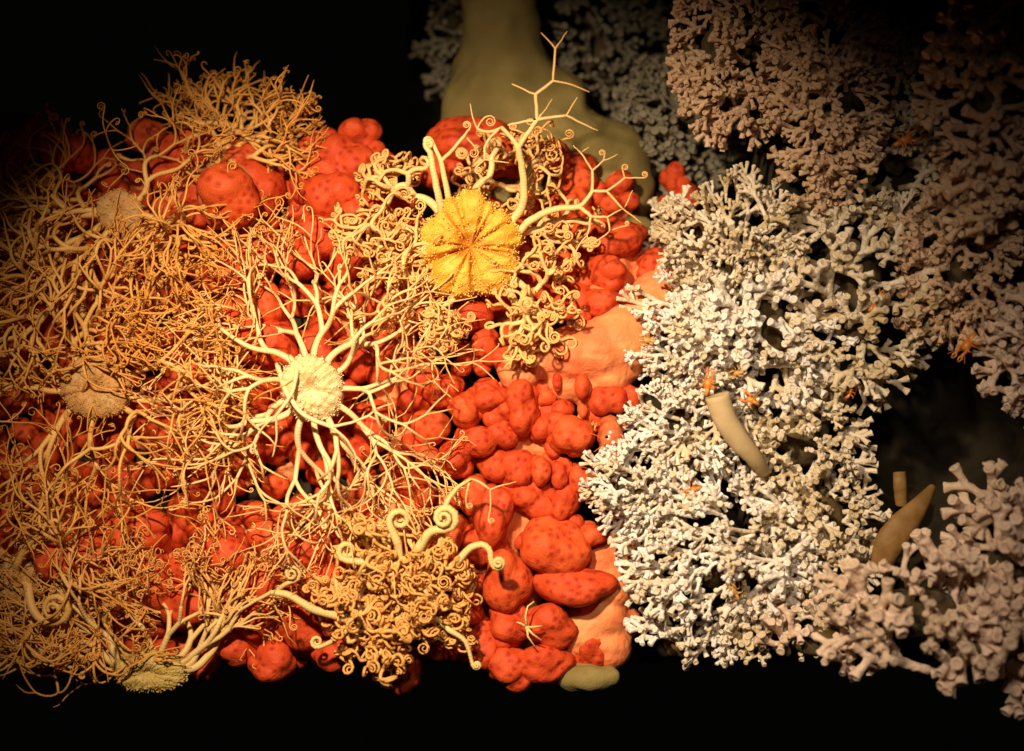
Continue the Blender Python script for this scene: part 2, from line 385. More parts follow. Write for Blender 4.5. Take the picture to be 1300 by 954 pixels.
for j, (label, c) in enumerate(COLONY):
    g = np.random.default_rng(100 + j)
    root = thing('red_coral', W(c[0], c[1], H(*c) + 40), label, 'coral', 'red coral colonies')
    parts = []
    if j == 0:
        for px, py, dep, r in STEM0: p = W(px, py, dep + (6 if py < 500 or px > 735 else 24)); parts.append(ball(p[0], p[1], p[2], r))
        for px, py, dep, rx, rz in pts[0]:
            if px < 640 or py < 560: p = W(px, py, dep + 24); parts.append(ball(p[0], p[1], p[2], max(rx, rz) * .95))
    else:
        for px, py, dep, rx, rz in pts[j]:
            rr = max(rx, rz); p = W(px, py, dep + rr * 1.0); parts.append(ball(p[0], p[1], p[2], rr * (1.08 if j not in (1, 2, 4, 7) else .8)))
            q = W(px + (c[0]-px) * .16, py + (c[1]-py) * .16, dep + rr * 1.5); parts.append(ball(q[0], q[1], q[2], rr * (1.05 if j not in (1, 2, 4, 7) else .85)))
    V, L, T = remeshed(parts, 4.5 if j else 3.2, 8, .6)
    nz = wobble(V, 1.1, 34, j) + wobble(V, .5, 12, j + 50)
    V[:, 1] += nz; V[:, 0] += nz * .5
    put('stem', V, L, T, M_stem, root)
    for px, py, dep, rx, rz in pts[j]:
        r = (rx * rz) ** .5; kn += 1
        small = r < 13
        V, L, T = lumpy(g, 1.0, 4 if (r >= 15 and kn_exp.get((px, py))) or r > 26 else 3, 3 if small else int(g.integers(6, 13)), .3 if small else g.uniform(.40, .56), .72 if small else .58, 20)
        k = 1 + dep / DIST
        V = V * np.array([rx, (rx + rz) * .5, rz]) * k * 1.1
        V += (wobble(V, .06 * r, r * .75, kn) + wobble(V, .02 * r, r * .3, kn + 900))[:, None] * nrm(np.array([.4, -1, .4]))
        # retracted polyps: slightly raised dark dots spread over the skin
        ctr = []
        for _ in range(int(4 * r * r / 26)):
            q = V[int(g.integers(0, len(V)))]
            if all(np.sum((q - a) ** 2) > 60 for a in ctr): ctr.append(q)
        if ctr:
            d2 = np.min(((V[:, None, :] - np.array(ctr)[None]) ** 2).sum(-1), 1); pol = np.exp(-d2 / (2 * 2.6 ** 2))
        else: pol = np.zeros(len(V))
        V = V + V / (np.linalg.norm(V, axis=1)[:, None] + 1e-9) * (pol * (.6 if len(V) > 1000 else .2))[:, None]
        put('knob', V + W(px, py, dep), L, T, M_knob if (j in (1, 2, 4, 7) or g.random() < .7) else M_knob2, root, attrs={'polyp': pol})

# ------------------------------------------------------------------ basket stars
CAMN = np.array([0., -1., 0.])
def spiral(g, p, d, s, r, R0, turns, pitch, rend=.45):
    n = max(6, int(turns * 9)); P = [p]; ph = 0.; Phi = turns * 2 * math.pi; wv = cross(d, s)
    for i in range(n):
        t = (i + .5) / n; rho = R0 * (1 - .80 * t); ph = Phi * t
        dd = d * math.cos(ph) + s * math.sin(ph) + wv * pitch
        P.append(P[-1] + dd * rho * Phi / n)
    return np.array(P), r * np.linspace(1, rend, n + 1)
def grow(g, segs, p, d, r, L, order, par, S, c, side=1, cap=None):
    n = 6 if order < 4 else 5
    perp = nrm(cross(d, nrm(g.normal(size=3)))) * S['bend'] * g.uniform(.2, 1)
    if g.random() < .6: perp = nrm(cross(CAMN, d)) * S['bend'] * g.uniform(-1, 1) + perp * .3
    off = g.uniform(*S['off'])
    P = [p]; st = L * g.uniform(.8, 1.2) / n
    yt = Hxyz(p + d * L) - off
    for i in range(n):
        dy = (yt - p[1]) / 70.
        up = .22 if 477 - p[2] / (1 + p[1] / DIST) > 838 else 0.
        d = nrm(d + np.array([0, 0, up]) + perp / n + np.array([0, max(-.6, min(.6, dy)) / n * 2.2, 0]) + g.normal(size=3) * S.get('jit', .03))
        p = p + d * st; P.append(p)
    rt = r * .90
    last = order >= S['maxo'] or (order >= 3 and g.random() < S['stop'])
    segs.append([np.array(P), np.linspace(r, rt, n + 1), par, True, order]); me = len(segs) - 1
    if last:
        if g.random() < S['curl']:
            nn = nrm(CAMN + g.normal(size=3) * .7); s = nrm(cross(nn, d)) * (1 if g.random() < .5 else -1); s = nrm(s - d * (s @ d))
            Q, Rr = spiral(g, p, d, s, rt, g.uniform(*S['R0']), g.uniform(*S['turns']), g.uniform(-.25, .25))
            segs.append([Q, Rr, me, False, order + 1])
        else:
            Q = np.array([p, p + d * L * .4, p + d * L * .75 + g.normal(size=3) * 3]); segs.append([Q, np.array([rt, rt * .75, rt * .45]), me, False, order + 1])
        return
    nn = nrm(CAMN + g.normal(size=3) * S['tilt']); u = nrm(cross(nn, d))
    rad = p - c; rad[1] *= .3; rad = nrm(rad)
    a = g.uniform(*S['fork']); b = g.uniform(*S['fork'])
    for sgn, an in ((1, a), (-1, b)):
        dd = nrm(d * math.cos(an) + u * sgn * math.sin(an) + rad * S['outw'])
        grow(g, segs, p, dd, r * S['rk'], L * S['lr'], order + 1, me, S, c)
def hero(g, segs, tree, par, star, dep0, order=0):
    """a traced arm: ([(px,py,dep offset)...], r0, children or coil radius)"""
    path, r0, r1, kids = tree
    C = [W(x, y, dep0 + z) for x, y, z in path]
    if par >= 0: C = [segs[par][0][-1]] + C
    C = np.array(C); n = max(4, int(np.linalg.norm(np.diff(C, axis=0), axis=1).sum() / 7))
    t = np.linspace(0, len(C) - 1, n + 1); P = np.stack([np.interp(t, np.arange(len(C)), C[:, k]) for k in range(3)], 1)
    if len(C) > 2:
        for _ in range(3): P[1:-1] = (P[:-2] + 2 * P[1:-1] + P[2:]) / 4
    P[1:-1] += g.normal(size=P[1:-1].shape) * .25
    segs.append([P, np.linspace(r0, r1, len(P)), par, bool(kids), order]); me = len(segs) - 1
    if isinstance(kids, (int, float)) and kids:
        d = nrm(P[-1] - P[-2]); s = nrm(cross(CAMN, d)) * (1 if kids > 0 else -1); s = nrm(s - d * (s @ d))
        Q, Rr = spiral(g, P[-1], d, s, r1, abs(kids), 1.9, .12); segs.append([Q, Rr, me, False, order + 1])
    elif kids:
        for kd in kids: hero(g, segs, kd, me, star, dep0, order + 1)

def disc(c, R, hd, seed, squash=1., petals=10, tilt=(0, 0), gr=1.):
    g = np.random.default_rng(seed); nr, nt = 22, 140
    V = [c + np.array([0, -hd * .25, 0])]; TH = np.arange(nt) * 2 * math.pi / nt
    lob = 1 - gr * .26 + gr * (.15 * np.abs(np.sin(TH * petals / 4 + .6)) ** .7 + .11 * np.abs(np.sin(TH * petals / 2 + .3)) * (.7 + .3 * np.cos(TH * 3 + 1)))
    lob *= 1 + .06 * np.sin(TH * 2 + g.uniform(0, 6)) + .02 * np.sin(TH * 23)
    grv = np.exp(-(np.sin(TH * petals / 4 + .6) / .30) ** 2) + .5 * np.exp(-(np.sin(TH * petals / 2 + .3) / .3) ** 2)
    def height(rho, th):
        groove = np.exp(-(np.sin(th * petals / 4 + .6) / .20) ** 2); g2 = np.exp(-(np.sin(th * petals / 2 + .3) / .25) ** 2)
        return hd * (np.sqrt(np.maximum(0, 1 - rho ** 3.2)) * (.75 + .35 * np.minimum(1, rho * 2.2)) - gr * (.62 * groove + .34 * g2) * np.minimum(1, rho * 3) * np.sqrt(np.maximum(0, 1 - rho ** 2)) - .45 * np.exp(-(rho / .2) ** 2))
    for i in range(1, nr + 1):
        rho = i / nr; hh = height(rho, TH)
        for k in range(nt):
            x, z = math.cos(TH[k]) * lob[k] * rho * R, math.sin(TH[k]) * lob[k] * rho * R * squash
            V.append(c + np.array([x, -hh[k] + x * tilt[0] + z * tilt[1], z]))
    V.append(c + np.array([0, hd * .6, 0])); hub = len(V) - 1
    V = np.array(V); V[1:-1, 1] += wobble(V[1:-1], hd * .05, R * .25, seed)
    L, T = [], []
    for k in range(nt): L += [0, 1 + (k + 1) % nt, 1 + k]; T.append(3)
    for i in range(nr - 1):
        a = 1 + i * nt; b = a + nt
        for k in range(nt): L += [a + k, a + (k + 1) % nt, b + (k + 1) % nt, b + k]; T.append(4)
    a = 1 + (nr - 1) * nt
    for k in range(nt): L += [a + k, a + (k + 1) % nt, hub]; T.append(3)
    # granules on its face
    gv, gl, gt = [], [], []
    o8 = np.array([[1,0,0],[-1,0,0],[0,1,0],[0,-1,0],[0,0,1],[0,0,-1]], float); f8 = np.array([[0,2,4],[2,1,4],[1,3,4],[3,0,4],[2,0,5],[1,2,5],[3,1,5],[0,3,5]])
    face = V[1:-1]
    for i in range(int(R * R * .22)):
        # even spread over the face
        rho = math.sqrt(g.random()); th = g.uniform(0, 2 * math.pi); k = int(th / (2 * math.pi) * nt) % nt; ri = min(nr - 1, max(0, int(rho * nr)))
        q = face[ri * nt + k] + np.array([-math.sin(th), 0, math.cos(th)]) * g.uniform(-.5, .5) * R * rho * 6.28 / nt + g.normal(size=3) * np.array([R/nr*.4, .3, R/nr*.4])
        s = g.uniform(.7, 1.5) * (1 if rho < .85 else 1.3)
        gl.append((f8 + 6 * len(gv)).reshape(-1)); gv.append(o8 * s * np.array([1, 1.3, 1]) + q); gt.append(np.full(8, 3))
    for i in range(int(R * 2.5)):   # short spines round the rim
        th = g.uniform(0, 2 * math.pi); k = int(th / (2 * math.pi) * nt) % nt; ri = nr - 1 - int(g.integers(0, 3)); q = face[ri * nt + k]
        dirv = nrm(np.array([math.cos(th), -g.uniform(0, 1.2), math.sin(th)])); s = g.uniform(1.5, 3.2)
        gl.append((f8 + 6 * len(gv)).reshape(-1)); gv.append(o8 * .8 + q + dirv * s * .4 + np.outer(o8 @ dirv, dirv) * s * .6); gt.append(np.full(8, 3))
    return (V, np.array(L), np.array(T)), hub, (np.concatenate(gv), np.concatenate(gl), np.concatenate(gt))

def star(label, cx, cy, dep, R, S, arms, mat_arm, mat_disc, mat_gran, seed, hd=14, heroes=(), squash=1., tilt=(0, 0), gr=.4):
    g = np.random.default_rng(seed); c = W(cx, cy, dep)
    root = thing('basket_star', c + np.array([0, 12, 0]), label, 'basket star', 'basket stars clinging to the red coral')
    base, hub, gran = disc(c, R, hd, seed, squash, 10, tilt, gr)
    segs = []
    for a in arms:
        an = R_(a + g.uniform(-13, 13)); d = nrm(np.array([math.cos(an), g.uniform(-.15, .25), math.sin(an)]))
        p0 = c + np.array([math.cos(an) * R * .45, hd * .25, math.sin(an) * R * .45 * squash])
        p1 = c + np.array([math.cos(an) * R * .95, hd * .1, math.sin(an) * R * .95 * squash])
        r0 = S['r'] * g.uniform(.8, 1.12)
        segs.append([np.array([p0, (p0 + p1) / 2, p1]), np.array([r0 * 1.25, r0 * 1.15, r0]), -1, True, -1]); me = len(segs) - 1
        grow(g, segs, p1, d, r0, S['L'] * g.uniform(.85, 1.15), 0, me, S, c)
    for hz in heroes: hero(g, segs, hz, -1, c, dep)
    # body: disc, arms and their first forks in one skin; the finer subtrees hang on it as tendrils
    cut = S.get('cut', 3); kids = {}
    for i, s in enumerate(segs):
        kids.setdefault(s[2], []).append(i)
    body = [i for i, s in enumerate(segs) if s[4] < cut]
    mp = {i: k for k, i in enumerate(body)}
    bs = [(segs[i][0], segs[i][1], mp.get(segs[i][2], -1), any(q in mp for q in kids.get(i, [])), max(0., (segs[i][4] - 1) / (S['maxo'] - 1))) for i in body]
    V, L, T, A = tree_mesh(bs, 7, base, hub)
    GA = np.zeros(len(V)); nb = len(base[0]); e = (base[0] - c)[:, [0, 2]] / R; rr = np.hypot(e[:, 0], e[:, 1] / squash); th = np.arctan2(e[:, 1] / squash, e[:, 0])
    GA[:nb] = np.clip(gr * (np.exp(-(np.sin(th * 2.5 + .6) / .28) ** 2) * .8 + .45 * np.exp(-(np.sin(th * 5 + .3) / .28) ** 2)) * np.clip(1.15 - rr, 0, 1) + .9 * np.exp(-(rr / .26) ** 2), 0, 1)
    o = put('body', V, L, T, mat_arm, root, attrs={'along': A[0], 'groove': GA, 'fine': A[1]})
    o.data.materials.append(mat_disc)
    mi = np.zeros(len(T), np.int32); mi[:len(base[2])] = 1; o.data.polygons.foreach_set('material_index', mi)
    put('disc_granules', *gran, mat_gran, o, kind='stuff')
    for i, s in enumerate(segs):
        if s[4] == cut and s[2] in mp:
            sub, todo = [], [i]
            while todo:
                q = todo.pop(0); sub.append(q); todo += kids.get(q, [])
            m2 = {q: k for k, q in enumerate(sub)}
            ts = [(segs[q][0], segs[q][1], m2.get(segs[q][2], -1), q in kids, min(1., max(0., (segs[q][4] - 1) / (S['maxo'] - 1)))) for q in sub]
            V, L, T, A = tree_mesh(ts, 5)
            put('tendril', V, L, T, mat_arm, o, attrs={'along': A[0], 'fine': A[1]})
    return root
SPREAD = dict(L=31, r=4.5, lr=.985, rk=.785, maxo=6, bend=.75, off=(4, 85), stop=.13, curl=.4, R0=(2.5, 5.5), turns=(.5, 1.6), tilt=.8, fork=(.2, .62), outw=.11)
CURLY = dict(L=24, r=5.2, lr=.90, rk=.85, maxo=6, bend=1.7, off=(0, 85), stop=.12, curl=.97, R0=(4, 8.5), turns=(1.2, 2.6), tilt=1.0, fork=(.3, 1.0), outw=.0)
ten = lambda s: [s + 36 * i for i in range(10)]
# traced arms of the gold star
tall = ([(640,292,0),(666,262,-18),(664,222,-30),(658,187,-42)], 6.0, 4.2, [
   ([(648,172,-44),(636,162,-46)], 3.0, 2.6, [([(620,172,-44),(606,164,-42)], 2.2, 1.6, [([(598,148,-42),(597,132,-42)], 1.3, .7, 0), ([(612,150,-44),(618,148,-44)], 1.3, 1.1, -7)]), ([(615,180,-46),(615,203,-44)], 2.0, 1.4, [([(630,205,-42),(646,207,-42)], 1.2, .7, 0), ([(605,212,-40)], 1.2, 1.0, 5)])]),
   ([(670,170,-48),(682,152,-54)], 3.4, 2.8, [
      ([(660,156,-52),(645,159,-50)], 1.8, 1.2, 0),
      ([(681,135,-58),(680,120,-60)], 2.5, 2.2, [([(665,114,-60),(650,107,-60)], 1.6, .8, 0),
          ([(692,111,-62),(702,103,-64)], 2.2, 1.9, [([(704,82,-66),(705,62,-68)], 1.8, 1.4, [([(697,52,-68),(687,42,-68)], 1.2, .6, 0), ([(713,51,-68),(720,40,-68)], 1.2, .6, 0)]), ([(726,107,-64),(748,117,-64)], 1.5, .7, 0)])]),
      ([(700,149,-56),(719,147,-58)], 2.2, 1.7, [([(726,136,-58),(733,124,-58)], 1.3, .7, 0), ([(738,157,-58),(759,166,-58)], 1.4, .7, 0)]),
      ([(694,138,-50),(701,126,-48)], 1.0, .6, 0)])])
side = ([(650,305,0),(672,280,-18),(700,266,-30),(735,263,-38)], 5.4, 3.6, [
   ([(745,256,-40),(752,243,-42)], 3.0, 2.6, [
      ([(753,230,-44),(752,217,-44)], 2.1, 1.7, [([(744,204,-44),(737,194,-44)], 1.4, 1.1, [([(728,185,-44)], .9, .6, 0), ([(748,187,-44)], .9, .6, 0)]), ([(760,210,-46),(766,204,-46)], 1.4, 1.0, [([(768,196,-46)], .9, .8, 4), ([(776,201,-46),(784,196,-46)], .9, .6, 0)])]),
      ([(770,243,-44)], 2.2, 1.9, [([(782,236,-46),(793,226,-46)], 1.7, 1.4, [([(790,214,-46)], 1.1, 1.0, -4), ([(806,226,-46),(818,226,-46)], 1.1, 1.0, 4)]), ([(782,256,-44),(791,266,-44)], 1.6, 1.2, [([(798,254,-44),(803,242,-44)], 1.0, .6, 0), ([(806,276,-44),(814,283,-44)], 1.0, .6, 0)])])]),
   ([(743,268,-38),(750,275,-40)], 2.8, 2.3, [
      ([(762,276,-40),(771,276,-40)], 2.0, 1.6, [([(780,271,-40),(789,266,-40)], 1.2, .7, 0), ([(774,286,-38),(774,294,-38)], 1.4, 1.2, [([(786,288,-38),(796,287,-38)], 1.0, .9, 3), ([(764,303,-36),(745,314,-34)], 1.1, .6, 0)])]),
      ([(749,290,-38),(745,300,-36)], 1.7, 1.2, [([(735,310,-34),(730,322,-34)], 1.0, .9, 4), ([(752,312,-34)], .9, .6, 0)])])])
upL = ([(566,285,0),(556,250,-24),(550,215,-34),(546,193,-36)], 5.0, 3.8, [([(540,186,-34)], 3.6, 3, -5)])
upL2 = ([(576,280,0),(568,245,-20),(560,205,-28)], 4.6, 3.4, [([(548,178,-30)], 3.0, 2.4, 5), ([(575,190,-34),(590,172,-36)], 2.6, 2.0, [([(597,162,-36)], 1.5, 1.2, 5), ([(606,190,-30)], 1.4, 1, -6)])])
star('basket star with a bright gold flower-like disc and tightly curled arms', 598, 314, H(598, 314) - 34, 76, CURLY, ten(10), M_gold, M_discA, M_granA, 21, 30, [tall, side, upL, upL2], .93, (.05, -.10), 1.)
star('cream basket star with a small pale disc and long forking arms spread wide', 397, 494, H(397, 494) - 36, 38, dict(SPREAD, L=32, off=(0, 90)), [4, 34, 60, 82, 110, 140, 168, 190, 216, 240, 264, 290, 322], M_cream, M_discB, M_granB, 22, 20, [
   ([(352,462,4),(362,498,-26),(384,528,-36),(420,542,-38)], 3.6, 2.6, [([(446,538,-36),(468,528,-34)], 2.0, 1.4, [([(484,514,-34),(500,512,-34)], 1.1, .6, 0), ([(486,536,-32)], 1.1, .9, 4)]), ([(440,556,-36),(452,580,-32)], 1.9, 1.2, [([(450,600,-30)], 1, .6, 0), ([(466,596,-30)], 1, .6, 0)])]),
   ([(368,452,0),(378,470,-30),(372,500,-36),(350,528,-34)], 3.0, 2.0, [([(330,545,-30),(318,570,-28)], 1.6, .9, 4), ([(352,556,-30),(346,580,-28)], 1.5, .8, 0)])], squash=1.2, tilt=(.12, -.2), gr=.25)
star('dim tan basket star whose two-lobed disc shows through orange arms', 122, 492, H(122, 492) - 30, 50, dict(SPREAD, L=32, curl=.5), ten(20), M_orange, M_discC, M_discC, 23, 14, squash=.8)
star('orange basket star with thick arching arms below the dim red lumps', 152, 268, H(152, 268) - 24, 30, dict(SPREAD, L=31, r=5.0, bend=1.1, curl=.8, R0=(3, 7), turns=(.8, 2.2)), [192, 182, 206, 230, 254, 278, 302, 330, 0, 22, 172], M_orange, M_discC, M_discC, 24, 10)
star('orange basket star lifting a bush of arms against the black water', 285, 208, H(285, 208) - 6, 22, dict(SPREAD, L=23, r=4.4, bend=.9, off=(-25, 55), curl=.75, R0=(2.5, 5.5), outw=.05), [25, 40, 55, 68, 80, 92, 104, 116], M_orange, M_discC, M_discC, 25, 10)
coilE = [([(457,792,-30),(429,782,-40),(396,775,-46),(369,755,-46),(345,752,-42)], 6.2, 4.2, [([(322,764,-36),(305,775,-30)], 2.6, 1.6, [([(290,770,-26)], 1.2, .8, 5), ([(292,790,-26)], 1.2, .7, 0)]), ([(366,740,-48),(374,738,-48)], 3.0, 2.6, 10)]),
         ([(530,700,-50),(545,672,-56),(565,673,-60)], 6.5, 5.0, 15), ([(505,690,-50),(495,668,-54)], 5.6, 4.6, -13), ([(470,715,-46),(440,712,-50)], 5.2, 4.2, -11),
         ([(560,690,-46),(565,640,-48),(580,620,-46)], 4.6, 3.0, [([(598,608,-44)], 2.4, 2.0, [([(612,612,-44),(622,622,-42)], 1.8, 1.5, [([(624,645,-42),(620,660,-42)], 1.2, 1.1, 4), ([(638,616,-44),(655,612,-42)], 1.2, .7, 0)]), ([(590,626,-44),(592,642,-44)], 1.2, 1, 4)])]),
         ([(580,715,-46),(600,690,-50),(622,692,-50),(624,715,-48)], 5.0, 3.6, 8), ([(570,800,-46),(592,812,-46),(600,845,-44)], 3.6, 2.4, 5), ([(440,800,-40),(425,815,-40),(405,822,-40)], 3.6, 2.6, -7)]
star('pale gold basket star with every arm wound into tight coils in a heap', 512, 748, H(512, 748) - 6, 34, dict(CURLY, L=19, off=(0, 95), r=5.6, rk=.855, R0=(4, 10), outw=-.02), ten(14), M_olive, M_discA, M_granB, 26, 14, coilE)
star('basket star with an olive yellow disc on the lower edge of the ledge', 190, 852, H(190, 852) - 40, 52, dict(SPREAD, L=28, r=4.8, curl=.7, R0=(3, 7), turns=(.8, 2), off=(5, 50)), [10, 30, 52, 75, 100, 122, 145, 165, 185, -5], M_olive, M_discF, M_discF, 27, 14, squash=.5)
coilG = [([(35,742,-25),(40,775,-35),(55,792,-40),(74,790,-42)], 6, 4.6, 18), ([(20,720,-20),(35,690,-30),(52,680,-34)], 5, 3.6, [([(56,668,-34)], 3, 2.6, -12)])]
star('dim orange basket star with one large open spiral arm in the dark', 22, 738, H(22, 738) - 20, 30, dict(SPREAD, L=30, r=4.6, bend=1.0, curl=.75, R0=(3, 7), turns=(.8, 2.2)), ten(8), M_orange, M_discC, M_discC, 28, 10, coilG)
star('orange basket star buried in its own matted tangle of fine arms', 78, 372, H(78, 372) - 14, 26, dict(SPREAD, L=28, r=4.6, bend=1.0, curl=.6, stop=.2), ten(30)[::2] + [170, 240], M_orange, M_discC, M_discC, 29, 10)

# ------------------------------------------------------------------ white branching coral
def cup_tube(P, R, cup=True, ns=9, hollow=1.):
    """closed tube along P; the end flares to a cup with a hollow"""
    P = np.array(P, float); n = len(P); d = nrm(P[-1] - P[-2])
    pts_, rad = [q for q in P], list(R)
    if cup:
        r = R[-1]
        pts_ += [P[-1] + d * 2.0, P[-1] + d * 3.2, P[-1] + d * 3.2, P[-1] + d * (3.2 - 2.0 * hollow)]; rad += [r * 1.14, r * 1.12, r * .82, r * .6]
    segs = [(np.array(pts_), np.array(rad), -1, True)]
    ang = np.arange(ns) * 2 * math.pi / ns
    t0 = nrm(P[1] - P[0]); Vs = []
    x = nrm(cross(t0, np.array([.31, .9, .21])))
    for i, q in enumerate(pts_):
        t = d if i >= n - 1 else nrm(P[min(i+1, n-1)] - P[max(i-1, 0)]); x = nrm(x - t * (x @ t)); b = cross(t, x)
        Vs.append(q + rad[i] * (np.cos(ang)[:, None] * x + np.sin(ang)[:, None] * b))
    m = len(pts_); V = np.concatenate(Vs + [np.array([P[0] - t0 * .5]), np.array([pts_[-1] - d * .1])])
    L, T = [], []
    for i in range(m - 1):
        for k in range(ns): k2 = (k + 1) % ns; L += [i*ns+k, i*ns+k2, (i+1)*ns+k2, (i+1)*ns+k]; T.append(4)
    for k in range(ns):
        k2 = (k + 1) % ns; L += [m*ns, k2, k]; T.append(3); L += [(m-1)*ns+k, (m-1)*ns+k2, m*ns+1]; T.append(3)
    return V, np.array(L), np.array(T)
def twig(seed, levels, L0, r0, spread, flat, hollow=1., three=.28, bud=.5, lastL=.62):
    g = np.random.default_rng(seed); parts = []; tips = []
    def go(p, d, r, L, lev):
        if lev == levels: L *= lastL
        perp = nrm(g.normal(size=3)) * .25; P = [p]
        for i in range(3): d = nrm(d + perp / 3); p = p + d * L / 3; P.append(p)
        last = lev == levels
        if last:
            parts.append(cup_tube(P, [r, r * .92, r * .98, r * 1.22], hollow=hollow)); tips.append((P[-1] + d * 2.2, d, r * 1.25)); return
        parts.append(cup_tube(P, [r, r * .93, r * .93, r * 1.02], False))
        if g.random() < bud:     # a side bud with its own cup
            s = nrm(cross(d, nrm(g.normal(size=3)))); dd = nrm(d * .55 + s); q = P[2]
            parts.append(cup_tube([q, q + dd * L * .3, q + dd * L * .6], [r * .8, r * .8, r * 1.1])); tips.append((q + dd * (L * .6 + 2.2), dd, r * 1.12))
        nk = 3 if g.random() < three else 2; az = g.uniform(0, 6.28)
        f = nrm(cross(d, np.array([flat[0], flat[1], .1]))) ; f2 = cross(d, f)
        for k in range(nk):
            a = az + k * 2 * math.pi / nk + g.uniform(-.4, .4); s = f * math.cos(a) + f2 * math.sin(a) * .75; an = g.uniform(*spread)
            go(p, nrm(d * math.cos(an) + s * math.sin(an)), r * .93, L * g.uniform(.8, 1.05), lev + 1)
    go(np.zeros(3), np.array([0, 0, 1.]), r0, L0, 0)
    V, L, T = remeshed(parts, .9, 2, .5)
    V = V + np.stack([wobble(V, .28, 7, seed), wobble(V, .28, 7, seed + 1), wobble(V, .28, 7, seed + 2)], 1)
    cupv = np.zeros(len(V))
    for q, d, r in tips:
        e = V - q; ax_ = e @ d; rad = np.linalg.norm(e - ax_[:, None] * d, axis=1)
        cupv = np.maximum(cupv, np.clip((r * .92 - rad) / (r * .3), 0, 1) * (np.abs(ax_) < 2.2) * (ax_ < .9))
    return V, L, T, cupv
PROTO = []
for i in range(16):
    if i < 8:      # slender antlers with blunt tips
        V, L, T, CU = twig(300 + i, 3, 19, 3.5, (.28, .62), (1, .2 * i), .2, .12, .7, .9)
    else:          # stouter branches ending in round cups
        lv = [3, 2, 3, 3][i % 4]
        V, L, T, CU = twig(300 + i, lv, 20 if lv == 3 else 25, 4.4, (.4, .8), (1, .2 * i), .7, .15, .5, .8)
    PROTO.append(mesh_from('branch', V * U, L, T, attrs={'cup': CU})); PROTO[-1].materials.append(M_white)
def bush(label, px, py, dep, rx, ry, rd, n, scale, bias, m, seed, flat=1., slim=.3, open_=-.25, clip=842, jit=.28):
    n = int(n * .74); scale *= 1.06
    g = np.random.default_rng(seed); k = 1 + dep / DIST; c = W(px, py, dep); ax = np.array([rx, rd, ry]) * k
    root = thing('white_coral', c + np.array([0, rd * .6, 0]), label, 'coral', 'branching white corals')
    V, L, T = lumpy(g, 1.0, 3, 8, .4, .66)
    V = V * (ax * .44); V = V + wobble(V, 4, 22, seed)[:, None] * np.array([.5, .7, .5])
    put('base', V + c + np.array([0, 8, 0]), L, T, M_dead, root)
    chosen = []; tries = 0
    while len(chosen) < n and tries < n * 40:
        tries += 1
        best, bd = None, -1
        for _ in range(8):
            v = nrm(g.normal(size=3))
            if v[1] > -open_ and v[1] > .25: continue
            s = v * ax
            dd = min([np.sum((s - q) ** 2) for q, _ in chosen], default=1e9)
            if dd > bd: best, bd = (s, v), dd
        if best is None: continue
        s, v = best; q = c + s; kk = 1 + q[1] / DIST
        if 477 - q[2] / kk > clip - 6: n -= 1; continue
        chosen.append((s, v))
    for s, v in chosen:
        nv = nrm(nrm(v / ax) + np.array(bias) + g.normal(size=3) * jit); nv = nrm(nv * np.array([1, flat, 1]))
        sc_ = scale * g.uniform(.7, 1.2)
        tip = c + s + nv * 26 * sc_
        if 477 - tip[2] / (1 + tip[1] / DIST) > 874 - 24 * sc_: continue
        low = c + s - nv * 50 * sc_
        if 477 - low[2] / (1 + low[1] / DIST) > 852: continue
        o = bpy.data.objects.new('branch', PROTO[int(g.integers(0, 8) + (0 if g.random() < slim else 8))]); col.objects.link(o); o.parent = root
        o.material_slots[0].link = 'OBJECT'; o.material_slots[0].material = m
        p = c + s - nv * (46 + g.uniform(0, 26)) * sc_
        q = Vector((0, 0, 1)).rotation_difference(Vector(nv)) @ Quaternion((0, 0, 1), g.uniform(0, 6.28))
        o.rotation_mode = 'QUATERNION'; o.rotation_quaternion = q; o.scale = (sc_,) * 3
        o.location = Vector(metres(p)) - root.location
    return root
